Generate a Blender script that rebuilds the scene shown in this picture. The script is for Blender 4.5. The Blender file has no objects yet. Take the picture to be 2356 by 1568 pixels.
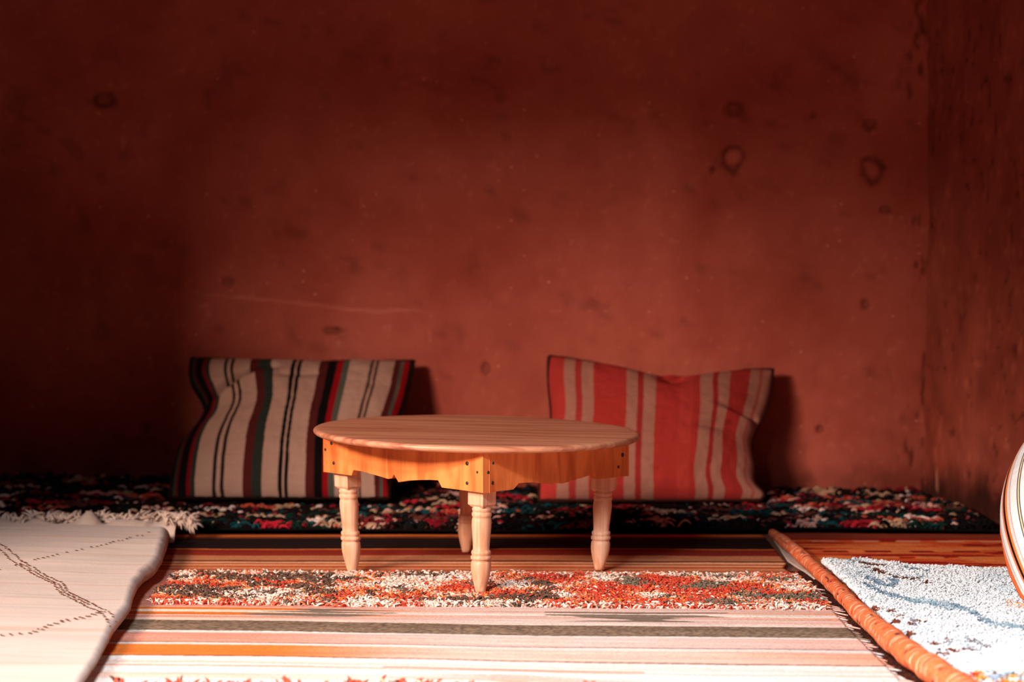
import bpy, math, random
import numpy as np
from mathutils import Vector

# ------------------------------------------------------------------ camera, light, exposure
C = bpy.context.scene.collection
F, CX, CY, HZ = 5100.0, 1178.0, 784.0, 496.0
CAMZ = 0.877
PITCH = math.atan((CY-HZ)/F)
cd = bpy.data.cameras.new('camera'); cam = bpy.data.objects.new('camera', cd); C.objects.link(cam)
cam.location = (0, 0, CAMZ); cam.rotation_euler = (math.pi/2-PITCH, 0, 0)
cd.sensor_width = 36.0; cd.lens = F/2356*36.0
cd.dof.use_dof = True; cd.dof.focus_distance = 5.0; cd.dof.aperture_fstop = 2.6
bpy.context.scene.camera = cam
vs = bpy.context.scene.view_settings
vs.view_transform = 'Standard'; vs.look = 'None'; vs.gamma = 1.0; vs.use_curve_mapping = False
vs.exposure = 0.0

w = bpy.data.worlds.new('sky'); bpy.context.scene.world = w; w.use_nodes = True
w.node_tree.nodes['Background'].inputs[0].default_value = (0.80, 0.90, 1.0, 1)
w.node_tree.nodes['Background'].inputs[1].default_value = 0.05

def area(name, loc, target, sx, sy, power, col, spread=180):
    l = bpy.data.lights.new(name, 'AREA'); l.shape = 'RECTANGLE'; l.size = sx; l.size_y = sy
    l.energy = power; l.color = col; l.spread = math.radians(spread)
    o = bpy.data.objects.new(name, l); C.objects.link(o); o.location = loc
    o.rotation_euler = (Vector(target)-Vector(loc)).to_track_quat('-Z', 'Y').to_euler()
    return o
# daylight entering by the opening in the left wall, and by the open front behind the camera
area('daylight_side_opening', (-3.9, 0.5, 2.7), (0.2, 5.4, 0.1), 2.4, 0.8, 740, (1.0, 0.78, 0.64))
area('daylight_front_opening', (-1.9, 0.2, 3.7), (0.3, 4.4, 0.0), 1.5, 1.3, 1040, (0.90, 0.96, 1.0))

# ------------------------------------------------------------------ helpers
def ray(px, py):
    u = (px-CX)/F; v = (CY-py)/F
    return np.array([u, math.cos(PITCH)+v*math.sin(PITCH), -math.sin(PITCH)+v*math.cos(PITCH)])
def G(px, py, z=0.0):                       # point of the horizontal level z
    d = ray(px, py); t = (z-CAMZ)/d[2]; return np.array([d[0]*t, d[1]*t, z])
def W(px, py, Y):                           # point at depth Y
    d = ray(px, py); t = Y/d[1]; return np.array([d[0]*t, Y, CAMZ+d[2]*t])
def hsh(i, j, s=0):
    v = np.sin(i*127.1+j*311.7+s*74.7)*43758.5453
    return v-np.floor(v)
def vn(x, y, s=0):
    x = np.asarray(x, float); y = np.asarray(y, float)
    xi = np.floor(x); yi = np.floor(y); fx = x-xi; fy = y-yi
    fx = fx*fx*(3-2*fx); fy = fy*fy*(3-2*fy)
    a = hsh(xi, yi, s); b = hsh(xi+1, yi, s); c = hsh(xi, yi+1, s); d = hsh(xi+1, yi+1, s)
    return (a*(1-fx)+b*fx)*(1-fy)+(c*(1-fx)+d*fx)*fy
def fbm(x, y, s=0, o=4):
    r = 0; a = .5; t = 0
    for k in range(o):
        r = r+a*vn(x*2**k, y*2**k, s+k*7); t += a; a *= .5
    return r/t
def sst(a, b, x):
    t = np.clip((x-a)/(b-a), 0, 1); return t*t*(3-2*t)
def srgb(r, g, b):
    f = lambda c: (c/255/12.92) if c/255 <= .04045 else ((c/255+.055)/1.055)**2.4
    return (f(r), f(g), f(b))

def mesh_np(name, V, Fq, col=None, mat=None, parent=None, smooth=True):
    """one mesh object from numpy verts and an (n,4) or (n,3) face array; optional per-vertex colour"""
    me = bpy.data.meshes.new(name)
    V = np.ascontiguousarray(V, dtype=np.float32); Fq = np.ascontiguousarray(Fq, dtype=np.int32)
    k = Fq.shape[1]; n = len(Fq)
    me.vertices.add(len(V)); me.vertices.foreach_set('co', V.ravel())
    me.loops.add(n*k); me.loops.foreach_set('vertex_index', Fq.ravel())
    me.polygons.add(n); me.polygons.foreach_set('loop_start', np.arange(0, n*k, k, dtype=np.int32))
    me.polygons.foreach_set('loop_total', np.full(n, k, dtype=np.int32))
    me.polygons.foreach_set('use_smooth', np.full(n, smooth, dtype=bool))
    me.update(calc_edges=True); me.validate()
    if col is not None:
        a = me.color_attributes.new('Col', 'FLOAT_COLOR', 'POINT')
        c = np.ones((len(V), 4), np.float32); c[:, :3] = col; a.data.foreach_set('color', c.ravel())
    if mat: me.materials.append(mat)
    o = bpy.data.objects.new(name, me); C.objects.link(o)
    if parent is not None: o.parent = parent
    return o
def grid_faces(nu, nv, off=0, closed_u=False):   # verts laid out [iv*nu+iu]
    iu = np.arange(nu if closed_u else nu-1); iv = np.arange(nv-1)
    A, B = np.meshgrid(iu, iv); A = A.ravel(); B = B.ravel(); A2 = (A+1) % nu
    return np.stack([B*nu+A, B*nu+A2, (B+1)*nu+A2, (B+1)*nu+A], 1)+off
def slab(name, X, Y, Z, thick, col, mat, parent=None):
    """thick sheet: X,Y,Z are (nv,nu) arrays for the top, the underside is thick below"""
    nv, nu = X.shape
    T = np.stack([X.ravel(), Y.ravel(), Z.ravel()], 1); B = T.copy(); B[:, 2] -= thick
    n = nu*nv
    f = grid_faces(nu, nv); fb = f[:, ::-1]+n
    ed = []
    loop = list(range(nu))+[r*nu+nu-1 for r in range(1, nv)]+[(nv-1)*nu+c for c in range(nu-2, -1, -1)]+[r*nu for r in range(nv-2, 0, -1)]
    for i in range(len(loop)):
        a = loop[i]; b = loop[(i+1) % len(loop)]; ed.append((b, a, a+n, b+n))
    c2 = None if col is None else np.concatenate([col, col])
    return mesh_np(name, np.concatenate([T, B]), np.concatenate([f, fb, np.array(ed)]), c2, mat, parent)
def empty(name, loc=(0, 0, 0)):
    o = bpy.data.objects.new(name, None); C.objects.link(o); o.location = loc; o.empty_display_size = .05
    return o
def tag(o, label=None, cat=None, group=None, kind=None):
    if label: o['label'] = label
    if cat: o['category'] = cat
    if group: o['group'] = group
    if kind: o['kind'] = kind
    return o
def local(V, root):
    return np.asarray(V)-np.array(root.location)

def tufts(name, P0, tip, lift, rad, col, mat, parent, seg=4, sides=4, taper=(1, 1.15, 1.0, .75, .25)):
    """yarn tufts: each a bent tapering tube from P0 over a raised middle to P0+tip"""
    n = len(P0); P0 = np.asarray(P0, float); tip = np.asarray(tip, float)
    lift = np.broadcast_to(np.asarray(lift, float), (n,)); rad = np.broadcast_to(np.asarray(rad, float), (n,))
    P1 = P0+tip*.45; P1 = P1.copy(); P1[:, 2] += lift
    P2 = P0+tip
    ts = np.linspace(0, 1, seg+1); tp = np.interp(ts, np.linspace(0, 1, len(taper)), taper)
    V = np.zeros((n, seg+1, sides, 3))
    for k, t in enumerate(ts):
        c = P0*(1-t)**2+2*t*(1-t)*P1+t*t*P2
        d = 2*(1-t)*(P1-P0)+2*t*(P2-P1)
        d /= np.linalg.norm(d, axis=1, keepdims=True)+1e-9
        up = np.tile([0.13, 0.21, 1.0], (n, 1)); s = np.cross(d, up); ln = np.linalg.norm(s, axis=1, keepdims=True)
        s = np.where(ln > 1e-4, s/(ln+1e-9), [1, 0, 0]); q = np.cross(s, d)
        for j in range(sides):
            a = 2*math.pi*j/sides+.4
            V[:, k, j] = c+(s*math.cos(a)+q*math.sin(a))*(rad*tp[k])[:, None]
    base = (np.arange(n)*(seg+1)*sides)[:, None, None]
    K, J = np.meshgrid(np.arange(seg), np.arange(sides), indexing='ij'); J2 = (J+1) % sides
    f = np.stack([K*sides+J, K*sides+J2, (K+1)*sides+J2, (K+1)*sides+J], -1).reshape(1, -1, 4)
    Fq = (f+base).reshape(-1, 4)
    cap = (np.arange(n)*(seg+1)*sides)[:, None]+seg*sides+np.arange(sides)[None]
    if sides == 4: Fq = np.concatenate([Fq, cap])
    cc = np.repeat(col, (seg+1)*sides, axis=0)
    V = V.reshape(-1, 3)
    if parent is not None: V = V-np.array(parent.location)
    return mesh_np(name, V, Fq, cc, mat, parent)

def lathe_np(prof, n=40, cx=0, cy=0):
    zs = np.array([p[0] for p in prof]); rs = np.array([p[1] for p in prof])
    a = np.linspace(0, 2*math.pi, n, endpoint=False)
    V = np.stack([cx+rs[:, None]*np.cos(a), cy+rs[:, None]*np.sin(a), np.repeat(zs[:, None], n, 1)], -1).reshape(-1, 3)
    return V, grid_faces(n, len(prof), 0, True)

# ------------------------------------------------------------------ materials
def nt(name):
    m = bpy.data.materials.new(name); m.use_nodes = True
    t = m.node_tree; b = t.nodes['Principled BSDF']; return m, t, b
def N(t, kind, **kw):
    n = t.nodes.new(kind)
    for k, v in kw.items(): setattr(n, k, v)
    return n
def cloth(name, rough=.95, nscale=400, bump=.3, var=.25, stretch=(1, 1, 1), sheen=0.0):
    """colour from the yarn's own dye (attribute Col), fine thread noise and bump"""
    m, t, b = nt(name)
    at = N(t, 'ShaderNodeVertexColor', layer_name='Col')
    tc = N(t, 'ShaderNodeTexCoord'); mp = N(t, 'ShaderNodeMapping'); mp.inputs['Scale'].default_value = stretch
    t.links.new(tc.outputs['Object'], mp.inputs[0])
    no = N(t, 'ShaderNodeTexNoise'); no.inputs['Scale'].default_value = nscale; no.inputs['Detail'].default_value = 3
    t.links.new(mp.outputs[0], no.inputs['Vector'])
    mr = N(t, 'ShaderNodeMapRange'); mr.inputs['From Min'].default_value = .3; mr.inputs['From Max'].default_value = .7
    mr.inputs['To Min'].default_value = 1-var; mr.inputs['To Max'].default_value = 1+var*.4
    t.links.new(no.outputs['Fac'], mr.inputs['Value'])
    mx = N(t, 'ShaderNodeVectorMath', operation='SCALE')
    t.links.new(at.outputs['Color'], mx.inputs[0]); t.links.new(mr.outputs[0], mx.inputs['Scale'])
    t.links.new(mx.outputs[0], b.inputs['Base Color'])
    b.inputs['Roughness'].default_value = rough; b.inputs['Specular IOR Level'].default_value = .1
    if sheen: b.inputs['Sheen Weight'].default_value = sheen
    bp = N(t, 'ShaderNodeBump'); bp.inputs['Strength'].default_value = bump; bp.inputs['Distance'].default_value = .002
    t.links.new(no.outputs['Fac'], bp.inputs['Height']); t.links.new(bp.outputs[0], b.inputs['Normal'])
    return m
def plaster(name, c1, c2, scale=3.0, bump=.5, stretch=(1, 1, 1)):
    m, t, b = nt(name)
    tc = N(t, 'ShaderNodeTexCoord'); mp = N(t, 'ShaderNodeMapping'); mp.inputs['Scale'].default_value = stretch
    t.links.new(tc.outputs['Object'], mp.inputs[0])
    n1 = N(t, 'ShaderNodeTexNoise'); n1.inputs['Scale'].default_value = scale; n1.inputs['Detail'].default_value = 8; n1.inputs['Roughness'].default_value = .6
    n2 = N(t, 'ShaderNodeTexNoise'); n2.inputs['Scale'].default_value = 70; n2.inputs['Detail'].default_value = 5
    t.links.new(mp.outputs[0], n1.inputs['Vector']); t.links.new(mp.outputs[0], n2.inputs['Vector'])
    r = N(t, 'ShaderNodeValToRGB'); r.color_ramp.elements[0].position = .35; r.color_ramp.elements[1].position = .7
    r.color_ramp.elements[0].color = (*c1, 1); r.color_ramp.elements[1].color = (*c2, 1)
    t.links.new(n1.outputs['Fac'], r.inputs[0])
    at = N(t, 'ShaderNodeVertexColor', layer_name='Col')
    mx = N(t, 'ShaderNodeVectorMath', operation='MULTIPLY'); t.links.new(r.outputs[0], mx.inputs[0]); t.links.new(at.outputs['Color'], mx.inputs[1])
    # straw flecks and pits in the clay
    vo = N(t, 'ShaderNodeTexVoronoi'); vo.inputs['Scale'].default_value = 26; t.links.new(mp.outputs[0], vo.inputs['Vector'])
    fl = N(t, 'ShaderNodeMapRange'); fl.inputs['From Min'].default_value = .05; fl.inputs['From Max'].default_value = .14; fl.inputs['To Min'].default_value = 1; fl.inputs['To Max'].default_value = 0
    t.links.new(vo.outputs['Distance'], fl.inputs['Value'])
    se = N(t, 'ShaderNodeSeparateColor'); t.links.new(vo.outputs['Color'], se.inputs[0])
    gt = N(t, 'ShaderNodeMath', operation='GREATER_THAN'); gt.inputs[1].default_value = .86; t.links.new(se.outputs[0], gt.inputs[0])
    ml = N(t, 'ShaderNodeMath', operation='MULTIPLY'); t.links.new(gt.outputs[0], ml.inputs[0]); t.links.new(fl.outputs[0], ml.inputs[1])
    m2 = N(t, 'ShaderNodeMath', operation='MULTIPLY'); m2.inputs[1].default_value = .75; t.links.new(ml.outputs[0], m2.inputs[0])
    mix = N(t, 'ShaderNodeMix', data_type='RGBA'); t.links.new(m2.outputs[0], mix.inputs['Factor'])
    t.links.new(mx.outputs[0], mix.inputs['A']); mix.inputs['B'].default_value = (c2[0]*1.5, c2[1]*2.4, c2[2]*2.4, 1)
    t.links.new(mix.outputs['Result'], b.inputs['Base Color'])
    b.inputs['Roughness'].default_value = .92; b.inputs['Specular IOR Level'].default_value = .15
    ad = N(t, 'ShaderNodeMath', operation='ADD'); t.links.new(n1.outputs['Fac'], ad.inputs[0]); 
    mm = N(t, 'ShaderNodeMath', operation='MULTIPLY'); mm.inputs[1].default_value = .25; t.links.new(n2.outputs['Fac'], mm.inputs[0]); t.links.new(mm.outputs[0], ad.inputs[1])
    bp = N(t, 'ShaderNodeBump'); bp.inputs['Strength'].default_value = bump; bp.inputs['Distance'].default_value = .012
    t.links.new(ad.outputs[0], bp.inputs['Height']); t.links.new(bp.outputs[0], b.inputs['Normal'])
    return m
def wood(name, c1, c2, axis_scale, rough=.5, knots=True, coat=.0, rot=0):
    m, t, b = nt(name)
    tc = N(t, 'ShaderNodeTexCoord'); mp = N(t, 'ShaderNodeMapping'); mp.inputs['Scale'].default_value = axis_scale
    mp.inputs['Rotation'].default_value = (0, 0, rot)
    t.links.new(tc.outputs['Object'], mp.inputs[0])
    no = N(t, 'ShaderNodeTexNoise'); no.inputs['Scale'].default_value = 6; no.inputs['Detail'].default_value = 6; no.inputs['Distortion'].default_value = .6
    t.links.new(mp.outputs[0], no.inputs['Vector'])
    r = N(t, 'ShaderNodeValToRGB'); r.color_ramp.elements[0].position = .32; r.color_ramp.elements[1].position = .62
    r.color_ramp.elements[0].color = (*c1, 1); r.color_ramp.elements[1].color = (*c2, 1)
    t.links.new(no.outputs['Fac'], r.inputs[0])
    out = r.outputs[0]
    if knots:
        vo = N(t, 'ShaderNodeTexVoronoi'); vo.inputs['Scale'].default_value = 7; t.links.new(tc.outputs['Object'], vo.inputs['Vector'])
        fl = N(t, 'ShaderNodeMapRange'); fl.inputs['From Min'].default_value = .04; fl.inputs['From Max'].default_value = .12; fl.inputs['To Min'].default_value = .7; fl.inputs['To Max'].default_value = 0
        t.links.new(vo.outputs['Distance'], fl.inputs['Value'])
        mix = N(t, 'ShaderNodeMix', data_type='RGBA'); t.links.new(fl.outputs[0], mix.inputs['Factor'])
        t.links.new(out, mix.inputs['A']); mix.inputs['B'].default_value = (c1[0]*.35, c1[1]*.22, c1[2]*.2, 1); out = mix.outputs['Result']
    t.links.new(out, b.inputs['Base Color'])
    b.inputs['Roughness'].default_value = rough; b.inputs['Specular IOR Level'].default_value = .4
    bp = N(t, 'ShaderNodeBump'); bp.inputs['Strength'].default_value = .25; bp.inputs['Distance'].default_value = .001
    t.links.new(no.outputs['Fac'], bp.inputs['Height']); t.links.new(bp.outputs[0], b.inputs['Normal'])
    return m
def flat(name, c, rough=.6):
    m, t, b = nt(name)
    no = N(t, 'ShaderNodeTexNoise'); no.inputs['Scale'].default_value = 200
    r = N(t, 'ShaderNodeValToRGB'); r.color_ramp.elements[0].color = (*[k*.7 for k in c], 1); r.color_ramp.elements[1].color = (*c, 1)
    t.links.new(no.outputs['Fac'], r.inputs[0]); t.links.new(r.outputs[0], b.inputs['Base Color'])
    b.inputs['Roughness'].default_value = rough; return m

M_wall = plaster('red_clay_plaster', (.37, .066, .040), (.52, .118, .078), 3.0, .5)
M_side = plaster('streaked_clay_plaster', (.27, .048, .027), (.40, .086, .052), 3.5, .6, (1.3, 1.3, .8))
M_ceil = plaster('ceiling_clay', (.10, .025, .015), (.16, .04, .025))
M_floor = plaster('earth_floor_clay', (.16, .06, .035), (.24, .10, .06))
M_top = wood('tabletop_pine', (.40, .12, .06), (.70, .31, .18), (.45, 8, 8), .30, False)
M_apron = wood('apron_pine', (.60, .12, .022), (.92, .265, .066), (6, 6, .9), .5, True)
M_leg = wood('turned_leg_pine', (.62, .27, .14), (.86, .48, .31), (12, 12, .8), .5, False)
M_nail = flat('iron_nail', (.035, .015, .01), .5)
M_yarn = cloth('yarn', .95, 350, .4, .25)
M_shag = cloth('shag_yarn', .95, 600, .3, .2)
M_kilim = cloth('kilim_weave', .95, 420, .5, .42, (.5, 1, 1))
M_cush = cloth('woven_cushion_cloth', .9, 420, .4, .15)
M_blanket = cloth('felted_wool', .95, 420, .7, .16, (1, 1, 1), .2)
M_roll = cloth('rolled_weave', .95, 300, .8, .3)

# ------------------------------------------------------------------ the room
def wall_y(x): return 7.10-(x+1.52)*0.1444           # back wall line, nearer on the right
CORN = np.array([1.235, wall_y(1.235)])
def grime_col(n): return np.ones((n, 3))
def build_back_wall():
    nx, nz = 560, 330
    xs = np.linspace(-1.75, 1.36, nx); zs = np.linspace(-.05, 2.4, nz)
    X, Z = np.meshgrid(xs, zs)
    Y = wall_y(X)
    d = (fbm(X*2.2, Z*2.2, 3)-.5)*.03+(fbm(X*9, Z*9, 5)-.5)*.010+(fbm(X*34, Z*34, 8)-.5)*.003
    col = np.ones((nz, nx, 3))
    def at(px, py):
        yy = 7.0
        for _ in range(4): p = W(px, py, yy); yy = wall_y(p[0])
        return W(px, py, yy)
    # blister-shaped pits: centre, radii, lighter middle
    for px, py, rx, rz, lite in [(1690, 250, 17, 13, 0), (1688, 361, 23, 20, 1), (2008, 390, 22, 24, .35), (2003, 283, 12, 10, 0), (2033, 482, 10, 7, 0),
                                 (1872, 262, 6, 6, 0), (1640, 392, 5, 5, 0), (237, 230, 22, 18, 0), (335, 985, 8, 8, 0), (765, 760, 22, 6, 0), (1118, 848, 9, 12, 0),
                                 (525, 648, 8, 7, 0), (1885, 988, 7, 8, 0), (1990, 700, 7, 9, 0)]:
        p = at(px, py); a = rx*7/F; b = rz*7/F
        q = np.sqrt(((X-p[0])/a)**2+((Z-p[2])/b)**2)*(1+.55*(fbm(X*28, Z*28, 11)-.5)*2)
        ring = np.exp(-((q-1)/.33)**2); ins = 1-sst(.5, 1.0, q)
        d += -ring*.006+(.004*ins if lite else -.008*ins)
        k = 1-(.22+.5*vn(X*40, Z*40, 13))*ring-(0 if lite else .25)*ins
        col *= k[..., None]
        if lite: col += (ins*.30*lite*(.6+.8*fbm(X*60, Z*60, 12)))[..., None]*np.array([1, 1.6, 1.7])
    mot = sst(.60, .84, fbm(X*13+2*Z, Z*17+X*3, 51, 6)); col *= (1-.24*mot)[..., None]; d += -.002*mot
    sp = sst(.70, .80, fbm(X*55, Z*55, 52)); col += (sp*.35)[..., None]*np.array([.5, 1, 1])
    # the long pale scratch
    pts = np.array([at(x, y) for x, y in [(385, 652), (420, 668), (480, 677), (600, 688), (720, 700), (800, 711), (870, 716), (940, 712), (1010, 722)]])
    zl = np.interp(X, pts[:, 0], pts[:, 2]); inx = sst(pts[0, 0], pts[0, 0]+.25, X)*(1-sst(pts[-1, 0]-.12, pts[-1, 0]+.01, X))
    s = np.exp(-((Z-zl)/.0045)**2)*inx*(.35+.9*vn(X*14, Z*0, 4))
    col += s[..., None]*np.array([.35, .75, .85]); d += -.002*s
    # worn, pitted plaster at the corner and dirt above the carpet; lower right darkened
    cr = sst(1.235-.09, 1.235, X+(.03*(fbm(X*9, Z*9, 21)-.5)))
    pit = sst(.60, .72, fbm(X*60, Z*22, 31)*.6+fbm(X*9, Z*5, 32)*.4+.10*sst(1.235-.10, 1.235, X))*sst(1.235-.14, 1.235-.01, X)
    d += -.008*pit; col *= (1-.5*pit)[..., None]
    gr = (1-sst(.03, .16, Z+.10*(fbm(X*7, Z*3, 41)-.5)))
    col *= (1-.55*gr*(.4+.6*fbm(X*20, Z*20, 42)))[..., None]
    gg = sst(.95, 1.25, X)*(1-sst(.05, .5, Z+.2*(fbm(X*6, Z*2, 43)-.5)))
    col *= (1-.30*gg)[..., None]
    Y = Y+d*-1
    V = np.stack([X.ravel(), Y.ravel(), Z.ravel()], 1); B = V.copy(); B[:, 1] = wall_y(B[:, 0])+.15
    # closed slab: front sheet + simple rear
    n = nx*nz; f = grid_faces(nx, nz)
    corners = [0, nx-1, n-1, n-nx]
    rear = np.array([[V[c, 0], wall_y(V[c, 0])+.2, V[c, 2]] for c in corners])
    V2 = np.concatenate([V, rear]); q = [(n, n+3, n+2, n+1)]
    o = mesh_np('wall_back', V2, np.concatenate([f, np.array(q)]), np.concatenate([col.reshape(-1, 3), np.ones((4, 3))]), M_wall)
    tag(o, kind='structure')
build_back_wall()

def build_right_wall():
    nu, nz = 260, 260
    P0 = np.array([CORN[0]-.012, CORN[1]+.06]); P1 = np.array([1.70, 5.70]); P2 = np.array([2.6, 3.0])
    us = np.linspace(0, 1, nu)
    t = us**1.6*1.0
    L1 = np.linalg.norm(P1-P0); L2 = np.linalg.norm(P2-P1); s = t*(L1+L2)
    px = np.where(s < L1, P0[0]+(P1[0]-P0[0])*s/L1, P1[0]+(P2[0]-P1[0])*(s-L1)/L2)
    py = np.where(s < L1, P0[1]+(P1[1]-P0[1])*s/L1, P1[1]+(P2[1]-P1[1])*(s-L1)/L2)
    zs = np.linspace(-.05, 2.4, nz)
    S, Z = np.meshgrid(s, zs); PX = np.tile(px, (nz, 1)); PY = np.tile(py, (nz, 1))
    d = (fbm(S*5, Z*2.4, 3)-.5)*.03+(fbm(S*22, Z*15, 5)-.5)*.008+(fbm(S*70, Z*30, 6)-.5)*.003
    col = np.ones((nz, nu, 3))
    st = fbm(S*26, Z*11, 9); col *= (1+(st-.5)*.5)[..., None]
    pit = sst(.66, .78, fbm(S*60, Z*26, 19)); col *= (1-.45*pit)[..., None]; d = d-.004*pit
    pale = sst(.64, .8, fbm(S*70, Z*18, 29)); col += (pale*.35)[..., None]*np.array([1, 1.6, 1.6])
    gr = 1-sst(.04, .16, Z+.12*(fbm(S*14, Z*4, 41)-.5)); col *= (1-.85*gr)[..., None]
    # a pale lime drip near the corner
    dr = np.exp(-((S-.13)/.006)**2)*sst(.04, .06, Z)*(1-sst(.10, .13, Z)); col += (dr*1.2)[..., None]*np.array([1, 2.2, 2.4])
    X = PX-d*.95; Y = PY-d*.3
    V = np.stack([X.ravel(), Y.ravel(), Z.ravel()], 1); n = nu*nz
    f = grid_faces(nu, nz)
    R = np.array([[P0[0]+.3, P0[1]+.1, -.05], [P2[0]+.3, P2[1], -.05], [P2[0]+.3, P2[1], 2.4], [P0[0]+.3, P0[1]+.1, 2.4]])
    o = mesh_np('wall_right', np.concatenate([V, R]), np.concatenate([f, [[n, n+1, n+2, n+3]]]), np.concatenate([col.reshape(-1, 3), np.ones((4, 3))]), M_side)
    tag(o, kind='structure')
build_right_wall()

def boxes(name, bs, mat, kind='structure'):
    V = []; Fc = []
    for (x0, x1, y0, y1, z0, z1) in bs:
        o = len(V)
        V += [(x0, y0, z0), (x1, y0, z0), (x1, y1, z0), (x0, y1, z0), (x0, y0, z1), (x1, y0, z1), (x1, y1, z1), (x0, y1, z1)]
        Fc += [(o, o+3, o+2, o+1), (o+4, o+5, o+6, o+7), (o, o+1, o+5, o+4), (o+1, o+2, o+6, o+5), (o+2, o+3, o+7, o+6), (o+3, o, o+4, o+7)]
    ob = mesh_np(name, np.array(V, float), np.array(Fc), np.ones((len(V), 3)), mat, smooth=False)
    return tag(ob, kind=kind)
LX = -1.72
JY, LZ = 4.55, 1.78          # unseen opening in the left wall: far jamb and head set to shape the light
boxes('wall_left', [(LX-.3, LX, JY, 7.4, -.05, 2.4), (LX-.3, LX, 1.0, JY, LZ, 2.4), (LX-.3, LX, .6, 1.0, -.05, 2.4)], M_ceil)
boxes('ceiling', [(-2.0, 2.9, 2.2, 7.4, 2.4, 2.55)], M_ceil)
boxes('added_front_lintel', [(LX, 2.9, 2.2, 2.4, 2.12, 2.4)], M_ceil)   # unseen lintel over the front opening, added to cut light from the room's depth
boxes('floor', [(-4.2, 3.6, -2.0, 7.5, -.12, 0)], M_floor)

# ------------------------------------------------------------------ round table
TC = np.array([-0.0862, 5.360]); YAW = math.radians(3.3); TILT = math.tan(math.radians(1.15)); FZ = .0140
tbl = empty('round_table', (TC[0], TC[1], FZ))
tag(tbl, 'round low pine coffee table with scalloped apron and four turned legs on the striped rug', 'table')
def tpos(V):
    """table plan: rotate by the yaw, lean the upper part slightly to the right"""
    V = np.array(V, float); c, s = math.cos(YAW), math.sin(YAW)
    x = V[:, 0]*c-V[:, 1]*s; y = V[:, 0]*s+V[:, 1]*c
    z = V[:, 2]-TILT*x*np.clip(V[:, 2]/.24, 0, 1)
    return np.stack([x, y, z], 1)
R = .396; zt = .3455
prof = [(zt-.017, .0), (zt-.017, R-.020), (zt-.0165, R-.010), (zt-.014, R-.004), (zt-.010, R-.0005), (zt-.006, R), (zt-.003, R-.002), (zt-.0008, R-.006), (zt, R-.012), (zt, R-.05), (zt, R*.5), (zt, 0)]
V, f = lathe_np(prof, 160)
ang = np.arctan2(V[:, 1], V[:, 0]); rr = np.hypot(V[:, 0], V[:, 1]); k = 1+.004*np.sin(3*ang+1)*(rr > .3)
V[:, 0] *= k; V[:, 1] *= k
mesh_np('tabletop', tpos(V), f, None, M_top, tbl)
H = .371; SD = H*math.sqrt(2); th = .020; zb = .237; za = zt-.017
PL = [(0, 0), (.185, 0), (.198, .0138), (.24, .0135), (.28, .012), (.35, .008), (.42, .0035), (.445, .006), (.457, .016), (.485, -.001), (.55, .006), (.615, .0105), (.68, .014), (.73, .0155), (.742, .008), (.752, 0), (1, 0)]
PR = [(0, 0), (.195, 0), (.215, .006), (.23, .0125), (.28, .0125), (.33, .011), (.40, .005), (.468, 0), (.484, .010), (.50, .004), (.526, 0), (.64, .007), (.753, .0145), (.765, .006), (.784, 0), (1, 0)]
cor = [np.array([-H, 0]), np.array([0, -H]), np.array([H, 0]), np.array([0, H])]
def apron_board(a, b, prof, inset_a, inset_b, nails):
    d = (b-a)/np.linalg.norm(b-a); L = np.linalg.norm(b-a); nrm = np.array([d[1], -d[0]])   # outward normal
    if np.dot(nrm, (a+b)/2) < 0: nrm = -nrm
    ts = sorted(set([t for t, _ in prof]+list(np.linspace(0, 1, 41))))
    ts = [t for t in ts if inset_a/L <= t <= 1-inset_b/L]; ts = [inset_a/L]+ts+[1-inset_b/L]
    hs = np.interp(ts, [p[0] for p in prof], [p[1] for p in prof])
    Vv = []; Fc = []
    for t, h in zip(ts, hs):
        p = a+d*t*L
        for off, z in ((0, zb+h), (0, za), (-th, za), (-th, zb+h)):
            q = p+nrm*off; Vv.append((q[0], q[1], z))
    n = len(ts)
    for i in range(n-1):
        for j in range(4):
            j2 = (j+1) % 4; Fc.append((i*4+j, i*4+j2, (i+1)*4+j2, (i+1)*4+j))
    Fc.append((0, 1, 2, 3)); Fc.append(((n-1)*4+3, (n-1)*4+2, (n-1)*4+1, (n-1)*4))
    # own orientation per board so that the grain runs along it
    ob = mesh_np('apron_board', tpos(Vv), np.array(Fc), None, M_apron, tbl, smooth=False)
    bv = ob.modifiers.new('bevel', 'BEVEL'); bv.width = .0012; bv.segments = 2; bv.limit_method = 'ANGLE'; bv.angle_limit = math.radians(50)
    for t, z, r in nails:
        p = a+d*t*L; c = tpos([(p[0]+nrm[0]*.0003, p[1]+nrm[1]*.0003, z)])[0]
        nw = tpos([(nrm[0], nrm[1], 0)])[0]; nw[2] = 0; s = np.array([-nw[1], nw[0], 0]); u = np.array([0, 0, 1.])
        vv = []; ff = []; k = 12
        for ring, (rad, dep) in enumerate([(r, -.001), (r, .0008), (r*.6, .0014)]):
            for i in range(k):
                an = 2*math.pi*i/k; vv.append(c+s*rad*math.cos(an)+u*rad*math.sin(an)+nw*dep)
        for q in range(2):
            for i in range(k):
                ff.append((q*k+i, q*k+(i+1) % k, (q+1)*k+(i+1) % k, (q+1)*k+i))
        vv.append(c+nw*.0016)
        for i in range(0, k, 2): ff.append((2*k+i, 2*k+i+1, 2*k+(i+2) % k, 3*k))
        mesh_np('nail', np.array(vv), np.array(ff), None, M_nail, ob)
apron_board(cor[0], cor[1], PL, 0, 0, [(.055, .309, .0042), (.015, .292, .0036), (.07, .262, .0042), (.905, .300, .0046), (.965, .283, .0028), (.905, .255, .0040)])
apron_board(cor[1], cor[2], PR, th, 0, [(.062, .303, .0032), (.03, .283, .0036), (.058, .258, .0042), (.93, .315, .0032), (.955, .290, .0052), (.925, .262, .0038)])
apron_board(cor[2], cor[3], PL, th, 0, [])
apron_board(cor[3], cor[0], PR, th, th, [])
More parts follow.
